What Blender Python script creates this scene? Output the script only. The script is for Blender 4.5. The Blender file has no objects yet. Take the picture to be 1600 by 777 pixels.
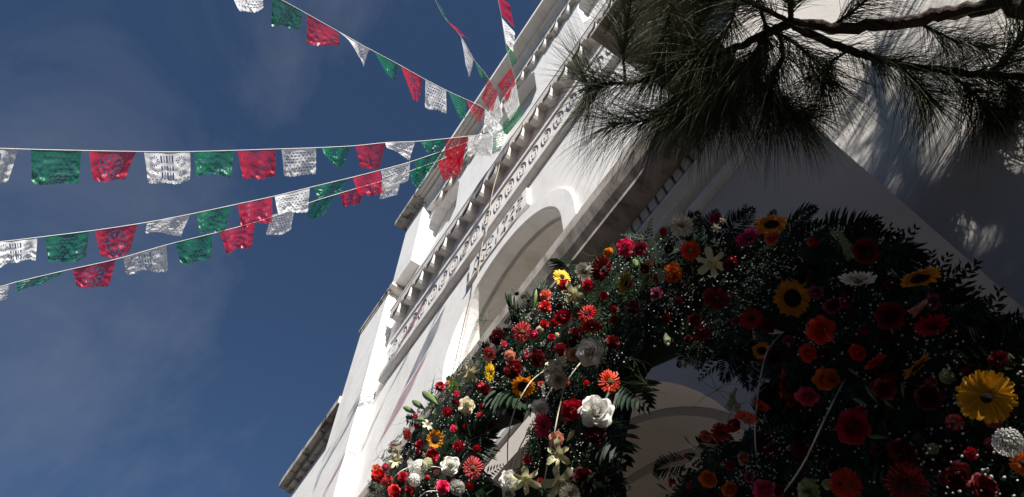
import bpy, bmesh, math, random
from mathutils import Vector, Matrix, Quaternion, noise
from mathutils.geometry import delaunay_2d_cdt
R = random.Random(7)
scn = bpy.context.scene
col = scn.collection

# ------------------------------------------------------------------ frame of reference
# facade directions measured in camera space: HH = along the facade to its left, UU = up, MM = into the facade
EYE = 1.6; F = 1220.0; CX = 800.0; CY = 388.5
UU = Vector((-10, -613, 1220)).normalized()
HH = Vector((-1816, 2420, 1220)); HH = (HH - UU*HH.dot(UU)).normalized()
MM = HH.cross(UU)
def W(h, u, m): return Vector((-h, m, u + EYE))           # metres: left, above the eye, into the facade
def ray(x, y):
    r = Vector((x - CX, y - CY, F)); return HH.dot(r), UU.dot(r), MM.dot(r)
def onm(x, y, m):                                         # where a sight line meets the plane at depth m
    a, b, c = ray(x, y); return (a/c*m, b/c*m)
def onz(x, y, d):                                         # a point at distance d along the lens axis
    a, b, c = ray(x, y); return W(a*d/F, b*d/F, c*d/F)

# ------------------------------------------------------------------ camera
cam = bpy.data.cameras.new('camera'); co = bpy.data.objects.new('camera', cam); col.objects.link(co)
def cam2world(v): return Vector((-HH.dot(v), MM.dot(v), UU.dot(v)))
cr, cu, cb = cam2world(Vector((1,0,0))), cam2world(Vector((0,-1,0))), cam2world(Vector((0,0,-1)))
co.matrix_world = Matrix(((cr.x,cu.x,cb.x,0),(cr.y,cu.y,cb.y,0),(cr.z,cu.z,cb.z,EYE),(0,0,0,1)))
cam.sensor_width = 36; cam.lens = F/1600*36; cam.clip_end = 3000; cam.clip_start = 0.05
scn.camera = co
scn.render.resolution_x, scn.render.resolution_y = 1024, 497

# ------------------------------------------------------------------ sun, sky, exposure
SUN = Vector((1.0, -0.31, 0.45)).normalized()
elev = math.asin(SUN.z)
sl = bpy.data.lights.new('sun', 'SUN'); sl.energy = 5.0; sl.angle = math.radians(0.53); sl.color = (1.0, 0.955, 0.89)
so = bpy.data.objects.new('sun', sl); col.objects.link(so); so.rotation_euler = SUN.to_track_quat('Z', 'Y').to_euler()
w = bpy.data.worlds.new('World'); scn.world = w; w.use_nodes = True
nt = w.node_tree; nt.nodes.clear()
N = nt.nodes.new; L = nt.links.new
out = N('ShaderNodeOutputWorld'); bg = N('ShaderNodeBackground'); sky = N('ShaderNodeTexSky')
sky.sky_type = 'NISHITA'; sky.sun_disc = False; sky.sun_elevation = elev; sky.sun_rotation = math.atan2(SUN.x, SUN.y)
sky.altitude = 1800; sky.air_density = 1.0; sky.dust_density = 0.1; sky.ozone_density = 4.0
tc = N('ShaderNodeTexCoord'); mp = N('ShaderNodeMapping'); mp.inputs['Scale'].default_value = (1.0, 1.6, 1.0)
mp.inputs['Location'].default_value = (5.5, 1.2, 2.8)
n1 = N('ShaderNodeTexNoise'); n1.inputs['Scale'].default_value = 1.5; n1.inputs['Detail'].default_value = 9; n1.inputs['Roughness'].default_value = 0.62
n1.inputs['Distortion'].default_value = 0.6
rp = N('ShaderNodeMapRange'); rp.inputs['From Min'].default_value = .48; rp.inputs['From Max'].default_value = 0.85; rp.inputs['To Max'].default_value = .27
mx = N('ShaderNodeMixRGB'); mx.inputs['Color2'].default_value = (4.6, 4.8, 5.2, 1)
L(tc.outputs['Generated'], mp.inputs['Vector']); L(mp.outputs['Vector'], n1.inputs['Vector']); L(n1.outputs['Fac'], rp.inputs['Value'])
L(rp.outputs['Result'], mx.inputs['Fac']); L(sky.outputs['Color'], mx.inputs['Color1']); L(mx.outputs['Color'], bg.inputs['Color'])
bg.inputs['Strength'].default_value = 0.05
L(bg.outputs['Background'], out.inputs['Surface'])
scn.view_settings.view_transform = 'Standard'; scn.view_settings.look = 'None'
scn.view_settings.exposure = 1.0; scn.view_settings.gamma = 1
scn.render.engine = 'CYCLES'

# ------------------------------------------------------------------ materials
def mat(name, c, rough=0.7, noise_amt=0.12, nscale=6.0, bump=0.0, bscale=40.0, transl=0.0, transp=0.0, metal=0.0, sub=None, rnd=0.0, spec=0.5):
    m = bpy.data.materials.new(name); m.use_nodes = True
    t = m.node_tree; t.nodes.clear(); n = t.nodes.new; l = t.links.new
    o = n('ShaderNodeOutputMaterial'); p = n('ShaderNodeBsdfPrincipled')
    p.inputs['Roughness'].default_value = rough; p.inputs['Metallic'].default_value = metal
    p.inputs['Specular IOR Level'].default_value = spec
    tc = n('ShaderNodeTexCoord'); no = n('ShaderNodeTexNoise'); no.inputs['Scale'].default_value = nscale; no.inputs['Detail'].default_value = 5
    l(tc.outputs['Object'], no.inputs['Vector'])
    mr = n('ShaderNodeMapRange'); mr.inputs['From Min'].default_value = .3; mr.inputs['From Max'].default_value = .7
    mr.inputs['To Min'].default_value = 1-noise_amt; mr.inputs['To Max'].default_value = 1+noise_amt
    l(no.outputs['Fac'], mr.inputs['Value'])
    hs = n('ShaderNodeHueSaturation'); hs.inputs['Color'].default_value = (*c, 1)
    if rnd:
        oi = n('ShaderNodeObjectInfo'); m2 = n('ShaderNodeMapRange'); m2.inputs['To Min'].default_value = 1-rnd; m2.inputs['To Max'].default_value = 1+rnd
        l(oi.outputs['Random'], m2.inputs['Value']); mu = n('ShaderNodeMath'); mu.operation = 'MULTIPLY'
        l(m2.outputs['Result'], mu.inputs[0]); l(mr.outputs['Result'], mu.inputs[1]); l(mu.outputs[0], hs.inputs['Value'])
    else: l(mr.outputs['Result'], hs.inputs['Value'])
    l(hs.outputs['Color'], p.inputs['Base Color'])
    if bump:
        b = n('ShaderNodeBump'); b.inputs['Strength'].default_value = bump; b.inputs['Distance'].default_value = 0.02
        n2 = n('ShaderNodeTexNoise'); n2.inputs['Scale'].default_value = bscale; n2.inputs['Detail'].default_value = 6
        l(tc.outputs['Object'], n2.inputs['Vector']); l(n2.outputs['Fac'], b.inputs['Height']); l(b.outputs['Normal'], p.inputs['Normal'])
    res = p.outputs['BSDF']
    if transl:
        tr = n('ShaderNodeBsdfTranslucent'); l(hs.outputs['Color'], tr.inputs['Color']); ms = n('ShaderNodeMixShader'); ms.inputs['Fac'].default_value = transl
        l(res, ms.inputs[1]); l(tr.outputs['BSDF'], ms.inputs[2]); res = ms.outputs['Shader']
    if transp:
        tp = n('ShaderNodeBsdfTransparent'); tp.inputs['Color'].default_value = (*[min(1, (.42 if name != 'green_plastic' else .5)+(.5 if name != 'green_plastic' else .06)*v/max(c)) for v in c], 1)
        ms = n('ShaderNodeMixShader'); ms.inputs['Fac'].default_value = transp
        l(res, ms.inputs[1]); l(tp.outputs['BSDF'], ms.inputs[2]); res = ms.outputs['Shader']
    l(res, o.inputs['Surface']); return m

def plaster(name, c, stain=0.25, dirt=(0.23, 0.21, 0.18), sc=1.2, amt=(0.56, 0.78), bump=0.2):
    m = bpy.data.materials.new(name); m.use_nodes = True
    t = m.node_tree; t.nodes.clear(); n = t.nodes.new; l = t.links.new
    o = n('ShaderNodeOutputMaterial'); p = n('ShaderNodeBsdfPrincipled'); p.inputs['Roughness'].default_value = .85; p.inputs['Specular IOR Level'].default_value = .2
    tc = n('ShaderNodeTexCoord')
    mp = n('ShaderNodeMapping'); mp.inputs['Scale'].default_value = (sc*2.2, sc, sc*.6); l(tc.outputs['Object'], mp.inputs['Vector'])
    a = n('ShaderNodeTexNoise'); a.inputs['Scale'].default_value = 1.5; a.inputs['Detail'].default_value = 10; a.inputs['Roughness'].default_value = .68
    l(mp.outputs['Vector'], a.inputs['Vector'])
    r = n('ShaderNodeMapRange'); r.inputs['From Min'].default_value = amt[0]; r.inputs['From Max'].default_value = amt[1]; r.inputs['To Max'].default_value = stain
    l(a.outputs['Fac'], r.inputs['Value'])
    b = n('ShaderNodeTexNoise'); b.inputs['Scale'].default_value = 3.0; b.inputs['Detail'].default_value = 8; l(tc.outputs['Object'], b.inputs['Vector'])
    r2 = n('ShaderNodeMapRange'); r2.inputs['From Min'].default_value = .3; r2.inputs['From Max'].default_value = .7; r2.inputs['To Min'].default_value = .94; r2.inputs['To Max'].default_value = 1.03
    l(b.outputs['Fac'], r2.inputs['Value'])
    hs = n('ShaderNodeHueSaturation'); hs.inputs['Color'].default_value = (*c, 1); l(r2.outputs['Result'], hs.inputs['Value'])
    mixc = n('ShaderNodeMixRGB'); mixc.inputs['Color2'].default_value = (*dirt, 1); l(r.outputs['Result'], mixc.inputs['Fac']); l(hs.outputs['Color'], mixc.inputs['Color1'])
    l(mixc.outputs['Color'], p.inputs['Base Color'])
    f = n('ShaderNodeTexNoise'); f.inputs['Scale'].default_value = 9; f.inputs['Detail'].default_value = 12; f.inputs['Roughness'].default_value = .65; l(tc.outputs['Object'], f.inputs['Vector'])
    bp = n('ShaderNodeBump'); bp.inputs['Strength'].default_value = bump; bp.inputs['Distance'].default_value = .012
    l(f.outputs['Fac'], bp.inputs['Height']); l(bp.outputs['Normal'], p.inputs['Normal'])
    l(p.outputs['BSDF'], o.inputs['Surface']); return m

M_WALL = plaster('white_plaster', (.81, .80, .785), .36, (.50, .46, .41), .9, (.50, .68))
M_TRIM = plaster('white_trim_plaster', (.80, .78, .75), .4, (.36, .30, .24), 2.2, (.5, .75))
M_WEATH_SHADE = plaster('weathered_shade_plaster', (.43, .385, .35), .75, (.10, .085, .065), 2.4, (.46, .66))  # mould stains, plus soffit shade darkened into the base colour
M_CREAM = plaster('cream_plaster', (.72, .68, .63), .4, (.34, .29, .23), 1.5, (.48, .75))
M_DIRTY = plaster('stained_slab', (.50, .47, .43), .95, (.05, .045, .035), 2.6, (.47, .62))
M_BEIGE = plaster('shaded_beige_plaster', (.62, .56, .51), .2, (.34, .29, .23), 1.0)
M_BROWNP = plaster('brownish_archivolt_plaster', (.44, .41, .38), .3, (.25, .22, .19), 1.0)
M_PIER = plaster('pier_plaster', (.82, .78, .73), .25, (.42, .38, .33), 1.0)
M_CORB = plaster('corbel_plaster', (.60, .57, .54), .3, (.34, .30, .25), 2.0)
M_INK_SHADE = mat('black_paint_and_shade', (.02, .02, .022), .6)  # lettering paint, also the shadow line on the corbels
M_GREYINK = mat('dark_grey_outline', (.24, .235, .23), .7)
M_GAP = mat('dark_gap', (.01, .01, .01), .9)
M_WOOD = mat('dark_wood', (.10, .06, .035), .55, .3, 12, .3, 30)
M_GROUND = mat('dark_paving', (.13, .10, .075), .85, .2, 2.0, .3, 20)
M_CORD = mat('pale_cord', (.72, .70, .66), .6)
M_CABLE = mat('cream_cable', (.34, .26, .21), .55)
FLAG = dict(R=mat('red_plastic', (.62, .012, .05), .36, .1, 30, .2, 22, .30, .42),
            G=mat('green_plastic', (.0, .20, .085), .34, .1, 30, .2, 22, .30, .38),
            W=mat('white_plastic', (.80, .80, .80), .45, .06, 30, .2, 22, .42, .12))
M_BARK = mat('pine_bark', (.055, .033, .028), .9, .45, 25, .9, 45)
M_TWIG = mat('pine_twig', (.045, .032, .026), .9, .3, 40)
M_NEEDLE = mat('pine_needles', (.085, .10, .048), .6, .4, 3.0, transl=.15, spec=.25)
M_FERN = mat('fern_green', (.012, .028, .010), .6, .4, 8, transl=.06, rnd=.25, spec=.2)
M_PALM = mat('palm_leaf_green', (.013, .03, .014), .5, .3, 10, transl=.05, rnd=.2, spec=.25)
M_LIGHTGREEN = mat('bud_green', (.16, .24, .07), .45, .25, 20, transl=.15, rnd=.15)
M_STEM = mat('stem_green', (.06, .10, .03), .5)
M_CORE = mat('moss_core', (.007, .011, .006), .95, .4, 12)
M_GYP = mat('white_blossom', (.62, .62, .58), .8)
M_RATTAN = mat('pale_rattan', (.62, .55, .44), .55, .15, 30)
M_SEED = mat('sunflower_seed_brown', (.022, .012, .007), .9, .4, 60, .9, 120)
M_EYE = mat('gerbera_eye', (.05, .02, .012), .85, .4, 60, .8, 120)
M_YEYE = mat('pale_flower_eye', (.30, .22, .06), .85, .3, 60, .8, 120)
PC = dict(crimson=(.50,.008,.03), red=(.62,.018,.015), darkred=(.20,.006,.010), maroon=(.11,.005,.010), pink=(.72,.07,.16), hotpink=(.74,.03,.13), coral=(.80,.13,.14),
          salmon=(.78,.20,.13), peach=(.82,.42,.30), orange=(.80,.20,.02), orangered=(.80,.07,.015), yellow=(.85,.58,.02), gold=(.82,.36,.02), cream=(.80,.74,.55),
          white=(.80,.79,.74), lily=(.80,.76,.44), magenta=(.55,.03,.20), mauve=(.40,.08,.14), palegreen=(.50,.55,.28), amber=(.80,.44,.015))
PM = {k: mat('petal_'+k, v, .55, .16, 14, .15, 60, transl=.22, rnd=.12) for k, v in PC.items()}

# ------------------------------------------------------------------ helpers
def link(name, me, parent=None, m=None, mw=None):
    o = bpy.data.objects.new(name, me); col.objects.link(o)
    if m is not None and me is not None and not me.materials: me.materials.append(m)
    if parent is not None: o.parent = parent
    if mw is not None: o.matrix_world = mw if parent is None else mw
    return o
def bmobj(name, bm, m, parent=None, smooth=False):
    bmesh.ops.recalc_face_normals(bm, faces=bm.faces)
    me = bpy.data.meshes.new(name); bm.to_mesh(me); bm.free()
    if smooth: me.polygons.foreach_set('use_smooth', [True]*len(me.polygons))
    return link(name, me, parent, m)
def pyobj(name, v, f, m, parent=None, smooth=False):
    me = bpy.data.meshes.new(name); me.from_pydata(v, [], f)
    if smooth: me.polygons.foreach_set('use_smooth', [True]*len(me.polygons))
    return link(name, me, parent, m)
def thing(name, label, cat, loc=(0,0,0), group=None):
    o = bpy.data.objects.new(name, None); col.objects.link(o); o.location = loc
    o['label'] = label; o['category'] = cat
    if group: o['group'] = group
    return o
def fix_parent(root):                                     # children are modelled in world space
    for c in root.children: c.matrix_parent_inverse = Matrix.Translation(-root.location)
def box(bm, h0, h1, u0, u1, m0, m1):
    vs = [bm.verts.new(W(h, u, m)) for h in (h0, h1) for u in (u0, u1) for m in (m0, m1)]
    for f in ((0,1,3,2), (4,6,7,5), (0,4,5,1), (2,3,7,6), (0,2,6,4), (1,5,7,3)): bm.faces.new([vs[i] for i in f])
def prism_h(bm, h0, h1, prof):                            # profile in (m,u), run along the facade
    a = [bm.verts.new(W(h0, u, m)) for m, u in prof]; b = [bm.verts.new(W(h1, u, m)) for m, u in prof]; n = len(prof)
    bm.faces.new(a); bm.faces.new(b[::-1])
    for i in range(n): bm.faces.new((a[i], b[i], b[(i+1) % n], a[(i+1) % n]))
def prism_m(bm, m0, m1, prof):                            # profile in (h,u), run in depth
    a = [bm.verts.new(W(h, u, m0)) for h, u in prof]; b = [bm.verts.new(W(h, u, m1)) for h, u in prof]; n = len(prof)
    bm.faces.new(a); bm.faces.new(b[::-1])
    for i in range(n): bm.faces.new((a[i], b[i], b[(i+1) % n], a[(i+1) % n]))
def inside(p, poly):
    x, y = p; c = False; n = len(poly)
    for i in range(n):
        x1, y1 = poly[i]; x2, y2 = poly[(i+1) % n]
        if (y1 > y) != (y2 > y) and x < (x2-x1)*(y-y1)/(y2-y1)+x1: c = not c
    return c
def plate(bm, outer, holes, m0, m1):                      # flat slab in the facade plane with openings
    pts = []; edges = []
    for lp in [outer]+holes:
        s = len(pts); pts += [Vector(p) for p in lp]; edges += [(s+i, s+(i+1) % len(lp)) for i in range(len(lp))]
    vo, eo, fo, _, _, _ = delaunay_2d_cdt(pts, edges, [], 0, 1e-6)
    A = [bm.verts.new(W(p.x, p.y, m0)) for p in vo]; B = [bm.verts.new(W(p.x, p.y, m1)) for p in vo]
    keep = []
    for f in fo:
        c = sum((vo[i] for i in f), Vector((0, 0)))/len(f)
        if inside(c, outer) and not any(inside(c, hl) for hl in holes): keep.append(f)
    cnt = {}
    for f in keep:
        bm.faces.new([A[i] for i in f]); bm.faces.new([B[i] for i in reversed(f)])
        for i in range(len(f)):
            e = (f[i], f[(i+1) % len(f)]); k = tuple(sorted(e)); cnt.setdefault(k, []).append(e)
    for k, es in cnt.items():
        if len(es) == 1: a, b = es[0]; bm.faces.new((A[a], A[b], B[b], B[a]))
    for v in [v for v in bm.verts if not v.link_faces]: bm.verts.remove(v)
def arch(hc, r, u0, us, n=28):                            # arched outline: straight jambs then a half circle
    return [(hc-r, u0)] + [(hc-r*math.cos(math.pi*i/n), us+r*math.sin(math.pi*i/n)) for i in range(n+1)] + [(hc+r, u0)]
def tube(pts, rad, seg=6, bm=None, cap=True):
    bm = bm or bmesh.new(); n = len(pts); rings = []
    up = Vector((.3, .2, 1)).normalized()
    for i, p in enumerate(pts):
        t = (pts[min(i+1, n-1)]-pts[max(i-1, 0)]).normalized(); a = t.cross(up)
        if a.length < .05: a = t.cross(Vector((1, 0, 0)))
        a.normalize(); b = t.cross(a); r = rad[i] if hasattr(rad, '__len__') else rad
        rings.append([bm.verts.new(p+(a*math.cos(2*math.pi*k/seg)+b*math.sin(2*math.pi*k/seg))*r) for k in range(seg)])
    for i in range(n-1):
        for k in range(seg): bm.faces.new((rings[i][k], rings[i][(k+1) % seg], rings[i+1][(k+1) % seg], rings[i+1][k]))
    if cap: bm.faces.new(rings[0][::-1]); bm.faces.new(rings[-1])
    return bm
def spline(pts, n=8):                                     # Catmull-Rom through tuples/Vectors
    P = [Vector(p) for p in pts]; o = []
    for i in range(len(P)-1):
        p0, p1, p2, p3 = P[max(i-1, 0)], P[i], P[i+1], P[min(i+2, len(P)-1)]
        for k in range(n):
            t = k/n; o.append(.5*((2*p1)+(p2-p0)*t+(2*p0-5*p1+4*p2-p3)*t*t+(3*p1-p0-3*p2+p3)*t**3))
    o.append(P[-1]); return o

# ------------------------------------------------------------------ ground
bm = bmesh.new(); bmesh.ops.create_grid(bm, x_segments=2, y_segments=2, size=900)
g = bmobj('ground', bm, M_GROUND); g['kind'] = 'structure'

nb = thing('sun_blocking_building', 'plain ochre building, unseen, added beyond the right edge to shade the plaza', 'building', (13.2, -3, 0))  # added out of view to throw shade on the ground
M_OCHRE = mat('ochre_render', (.30, .20, .11), .9, .15, 1.5)
bm = bmesh.new(); box(bm, -18, -13.2, -1.6, 5.0, -14, 6); bmobj('wall', bm, M_OCHRE, nb)
bm = bmesh.new(); box(bm, -18.3, -12.9, 5.002, 5.25, -14.3, 6.3); bmobj('roof', bm, M_OCHRE, nb)
for k in range(5):
    bm = bmesh.new(); box(bm, -13.198, -13.15, -.4, 1.2, -12.5+k*3.5, -11.3+k*3.5); bmobj('window', bm, M_GREYINK, nb)
for c in nb.children: c.matrix_parent_inverse = Matrix.Translation(-nb.location)

ob = thing('sky_blocking_building', 'brown four storey building, unseen, added behind the viewer to cut low sky light', 'building', (0, -13, 0))  # added out of view to hold low sky light off the facade
M_BROWN = mat('brown_render', (.14, .09, .06), .9, .15, 1.5)
bm = bmesh.new(); box(bm, -16, 22, -1.6, 12.4, -19, -13); bmobj('wall', bm, M_BROWN, ob)
bm = bmesh.new(); box(bm, -16.3, 22.3, 12.402, 12.7, -19.3, -12.7); bmobj('roof', bm, M_BROWN, ob)
for k in range(9):
    for fl in (1.4, 4.8, 8.4):
        bm = bmesh.new(); box(bm, -14+k*4, -12.7+k*4, fl, fl+1.7, -12.998, -12.96); bmobj('window', bm, M_GREYINK, ob)
for c in ob.children: c.matrix_parent_inverse = Matrix.Translation(-ob.location)

# ------------------------------------------------------------------ the church
HC = 3.3
church = thing('church', 'white plastered church facade with scalloped cornices, oval frieze and arched niche behind the flowers', 'church', W(HC, -EYE, 2.2))
def cpart(name, bm, m=M_WALL, smooth=False): return bmobj(name, bm, m, church, smooth)

# lower storey wall (in shade) with the portal arch
door = arch(3.2, 1.985, -1.6, 2.21, 40)
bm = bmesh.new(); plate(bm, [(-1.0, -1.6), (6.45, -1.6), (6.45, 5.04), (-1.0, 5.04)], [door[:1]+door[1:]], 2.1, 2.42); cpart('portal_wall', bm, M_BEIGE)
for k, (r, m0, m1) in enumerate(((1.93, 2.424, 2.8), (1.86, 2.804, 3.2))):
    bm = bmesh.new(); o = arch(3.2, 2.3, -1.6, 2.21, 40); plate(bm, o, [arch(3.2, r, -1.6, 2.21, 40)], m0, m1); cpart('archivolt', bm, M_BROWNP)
bm = bmesh.new(); plate(bm, arch(3.2, 1.9, -1.6, 2.21, 40), [], 3.204, 3.3); dr = cpart('door', bm, M_WOOD)
for i in range(10):
    bm = bmesh.new(); h0 = 1.5+i*.34; box(bm, h0+.01, h0+.33, -1.6, 2.2+math.sqrt(max(.05, 1.7**2-(h0+.17-3.2)**2))-.15, 3.17, 3.2035); bmobj('door_plank', bm, M_WOOD, dr)
# cornice over the lower storey
bm = bmesh.new()
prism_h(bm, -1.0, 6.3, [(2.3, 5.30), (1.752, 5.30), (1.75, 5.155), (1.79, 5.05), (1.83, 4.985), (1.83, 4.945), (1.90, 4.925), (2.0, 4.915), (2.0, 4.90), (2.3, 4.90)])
cpart('cornice', bm, M_WEATH_SHADE)
bm = bmesh.new(); box(bm, .14, 6.3, 4.76, 4.899, 2.06, 2.099); cpart('dentil_backing', bm, M_GAP)
bm = bmesh.new(); box(bm, 0, .064, 4.78, 4.899, 1.985, 2.058); me = bpy.data.meshes.new('dentil'); bmesh.ops.recalc_face_normals(bm, faces=bm.faces); bm.to_mesh(me); bm.free()
me.materials.append(M_TRIM)
h = .20
while h < 6.2:
    o = link('dentil', me, church); o.location = (-h, 0, 0); h += .088
bm = bmesh.new(); prism_h(bm, .13, 6.3, [(2.099, 4.757), (1.99, 4.757), (1.99, 4.72), (2.03, 4.68), (2.04, 4.64), (2.099, 4.60)]); cpart('moulding', bm, M_TRIM)
bm = bmesh.new(); prism_h(bm, .13, 6.3, [(2.099, 4.52), (2.06, 4.52), (2.06, 4.49), (2.075, 4.45), (2.099, 4.43)]); cpart('moulding', bm, M_TRIM)

# right pier that stands forward, with its returned cornice
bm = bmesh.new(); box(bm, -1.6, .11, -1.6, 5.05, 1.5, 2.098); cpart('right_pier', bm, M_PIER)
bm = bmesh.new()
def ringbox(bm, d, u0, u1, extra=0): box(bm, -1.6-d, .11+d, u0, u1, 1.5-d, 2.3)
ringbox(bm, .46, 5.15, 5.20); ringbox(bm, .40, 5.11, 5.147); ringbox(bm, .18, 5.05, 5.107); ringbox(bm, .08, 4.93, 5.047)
cpart('pier_cornice', bm, M_WEATH_SHADE)

# main facade wall with arched niche and three blind windows
niche = arch(HC, 1.06, 5.35, 6.70, 32)
WC = (5.26, 2.94, .62)
def win(c, r=.56):
    return [(c-r+.16, 11.42), (c-r, 11.70), (c-r, 12.75)] + [(c-r*math.cos(math.pi*i/10), 12.75+r*.72*math.sin(math.pi*i/10)) for i in range(1, 10)] + [(c+r, 12.75), (c+r, 11.70), (c+r-.16, 11.42)]
bm = bmesh.new(); plate(bm, [(-1.6, 5.05), (6.44, 5.05), (6.44, 13.9), (-1.6, 13.9)], [niche]+[win(c) for c in WC], 2.15, 2.35); cpart('facade_wall', bm)
bm = bmesh.new(); plate(bm, arch(HC, 1.35, 5.2, 6.70, 32), [niche], 2.302, 2.72); cpart('niche_reveal', bm, M_CREAM)
bm = bmesh.new(); plate(bm, arch(HC, 1.3, 5.2, 6.70, 32), [], 2.722, 2.85); cpart('niche_back', bm, M_CREAM)
bm = bmesh.new(); plate(bm, arch(HC, 1.26, 5.35, 6.72, 40), [arch(HC, 1.062, 5.35, 6.70, 40)], 2.118, 2.148); cpart('niche_archivolt', bm, M_WALL)
for c in WC:
    bm = bmesh.new(); plate(bm, win(c, .60), [], 2.352, 2.40); cpart('blind_window', bm, M_CORB)
# roof cornice
bm = bmesh.new(); prism_h(bm, -1.6, 5.74, [(2.4, 13.98), (1.752, 13.98), (1.75, 13.80), (1.94, 13.76), (1.942, 13.66), (2.0, 13.64), (2.04, 13.58), (2.04, 13.5), (2.148, 13.48), (2.4, 13.6)]); cpart('roof_cornice', bm, M_TRIM)
for (m0, u) in ((1.80, 13.785), (1.87, 13.77)):
    bm = bmesh.new(); box(bm, 3.6, 5.735, u-.03, u+.02, m0-.012, m0+.012); cpart('roof_moulding', bm, M_TRIM)
bm = bmesh.new(); box(bm, 5.745, 6.52, 13.74, 13.93, 1.748, 2.45); cpart('roof_slab', bm, M_DIRTY)
# piers at the left, stepping outwards
bm = bmesh.new(); box(bm, 5.76, 6.41, 11.31, 13.737, 1.976, 2.147); cpart('upper_pier', bm)
bm = bmesh.new(); box(bm, 6.445, 7.36, -1.6, 11.22, 1.957, 2.6); cpart('left_pier', bm)
bm = bmesh.new(); box(bm, 6.27, 7.42, 11.222, 11.32, 1.93, 2.65); box(bm, 6.40, 7.38, 11.12, 11.22, 1.945, 1.956); cpart('pier_slab', bm, M_DIRTY)
bm = bmesh.new(); box(bm, 7.362, 9.2, -1.6, 9.28, 2.13, 2.7); cpart('wing_wall', bm)
bm = bmesh.new(); box(bm, 7.364, 9.34, 9.282, 9.44, 1.93, 2.8); box(bm, 7.364, 9.24, 9.16, 9.28, 2.04, 2.128); cpart('wing_slab', bm, M_DIRTY)
bm = bmesh.new(); box(bm, 9.21, 9.9, -1.6, 8.9, 2.25, 2.9); box(bm, 9.21, 10.0, 8.902, 9.0, 2.02, 2.95); cpart('wing_step', bm, M_DIRTY)

# scalloped corbel rows
def corbel_mesh(name, u, top, m0):
    e = [(0, u+.20), (.010, u+.14), (.03, u+.075), (.06, u+.025), (.10, u), (.19, u), (.19, u+.10), (.235, u+.11), (.25, u+.20), (.3292, u+.20)]
    bm = bmesh.new(); prism_m(bm, m0, 2.149, e+[(.3292, top), (0, top)])
    bmesh.ops.recalc_face_normals(bm, faces=bm.faces); me = bpy.data.meshes.new(name); bm.to_mesh(me); bm.free(); me.materials.append(M_CORB)
    bm = bmesh.new()                                       # shadow line above the scallop, put in as a black strip
    lo = [(hh, uu+.004) for hh, uu in e[:6]]; hi = [(hh, uu+.15) for hh, uu in lo]
    prism_m(bm, m0-.004, m0+.001, lo+hi[::-1])
    me2 = bpy.data.meshes.new('outline'); bmesh.ops.recalc_face_normals(bm, faces=bm.faces); bm.to_mesh(me2); bm.free(); me2.materials.append(M_INK_SHADE)
    return me, me2
for u, top, m0, s, e, in ((9.95, 10.35, 2.0, .28, 5.98), (13.05, 13.40, 2.05, .25, 5.50)):
    me, me2 = corbel_mesh('corbel', u, top, m0); h = s
    while h < e:
        o = link('corbel', me, church); o.location = (-h, 0, 0); p = link('shadow_strip', me2, o); h += .3294
    bm = bmesh.new(); box(bm, -.4, e+.25, top+.002, top+.045, m0-.010, 2.149); cpart('corbel_ledge', bm, M_TRIM)

# oval frieze
bm = bmesh.new(); box(bm, -.2, 6.18, 8.86, 9.50, 2.125, 2.149); cpart('frieze_band', bm)
bm = bmesh.new(); prism_h(bm, -.2, 6.22, [(2.149, 8.855), (2.09, 8.84), (2.065, 8.76), (2.065, 8.62), (2.10, 8.60), (2.149, 8.60)]); cpart('frieze_ledge', bm, M_TRIM)
bm = bmesh.new(); box(bm, -.2, 6.2, 9.504, 9.58, 2.10, 2.149); cpart('frieze_ledge', bm, M_TRIM)
def ring(bm, c, a, b, wd, m0, m1, n=28, a0=0, a1=2*math.pi):
    full = abs(a1-a0-2*math.pi) < 1e-4; vs = []
    for i in range(n if full else n+1):
        t = a0+(a1-a0)*i/n; cs, sn = math.cos(t), math.sin(t)
        vs.append([bm.verts.new(W(c[0]+(a+o)*cs, c[1]+(b+o*1.5)*sn, m)) for o, m in ((-wd, m1), (-wd*.5, m0), (wd*.5, m0), (wd, m1))])
    k = len(vs)
    for i in range(k if full else k-1):
        for j in range(3): bm.faces.new((vs[i][j], vs[(i+1) % k][j], vs[(i+1) % k][j+1], vs[i][j+1]))
bm = bmesh.new(); ring(bm, (0, 9.19), .098, .21, .0068, 2.115, 2.124); meo = bpy.data.meshes.new('frieze_oval'); bm.to_mesh(meo); bm.free(); meo.materials.append(M_GREYINK)
bm = bmesh.new()
ring(bm, (0, 9.24), .042, .075, .003, 2.117, 2.124, 18, -.6, 4.2); ring(bm, (0, 9.12), .042, .065, .003, 2.117, 2.124, 16, 2.4, 7.0)
mes = bpy.data.meshes.new('scroll'); bm.to_mesh(mes); bm.free(); mes.materials.append(M_GREYINK)
h = .14
while h < 6.1:
    o = link('frieze_oval', meo, church); o.location = (-h, 0, 0); link('scroll', mes, o); h += .2678

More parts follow.
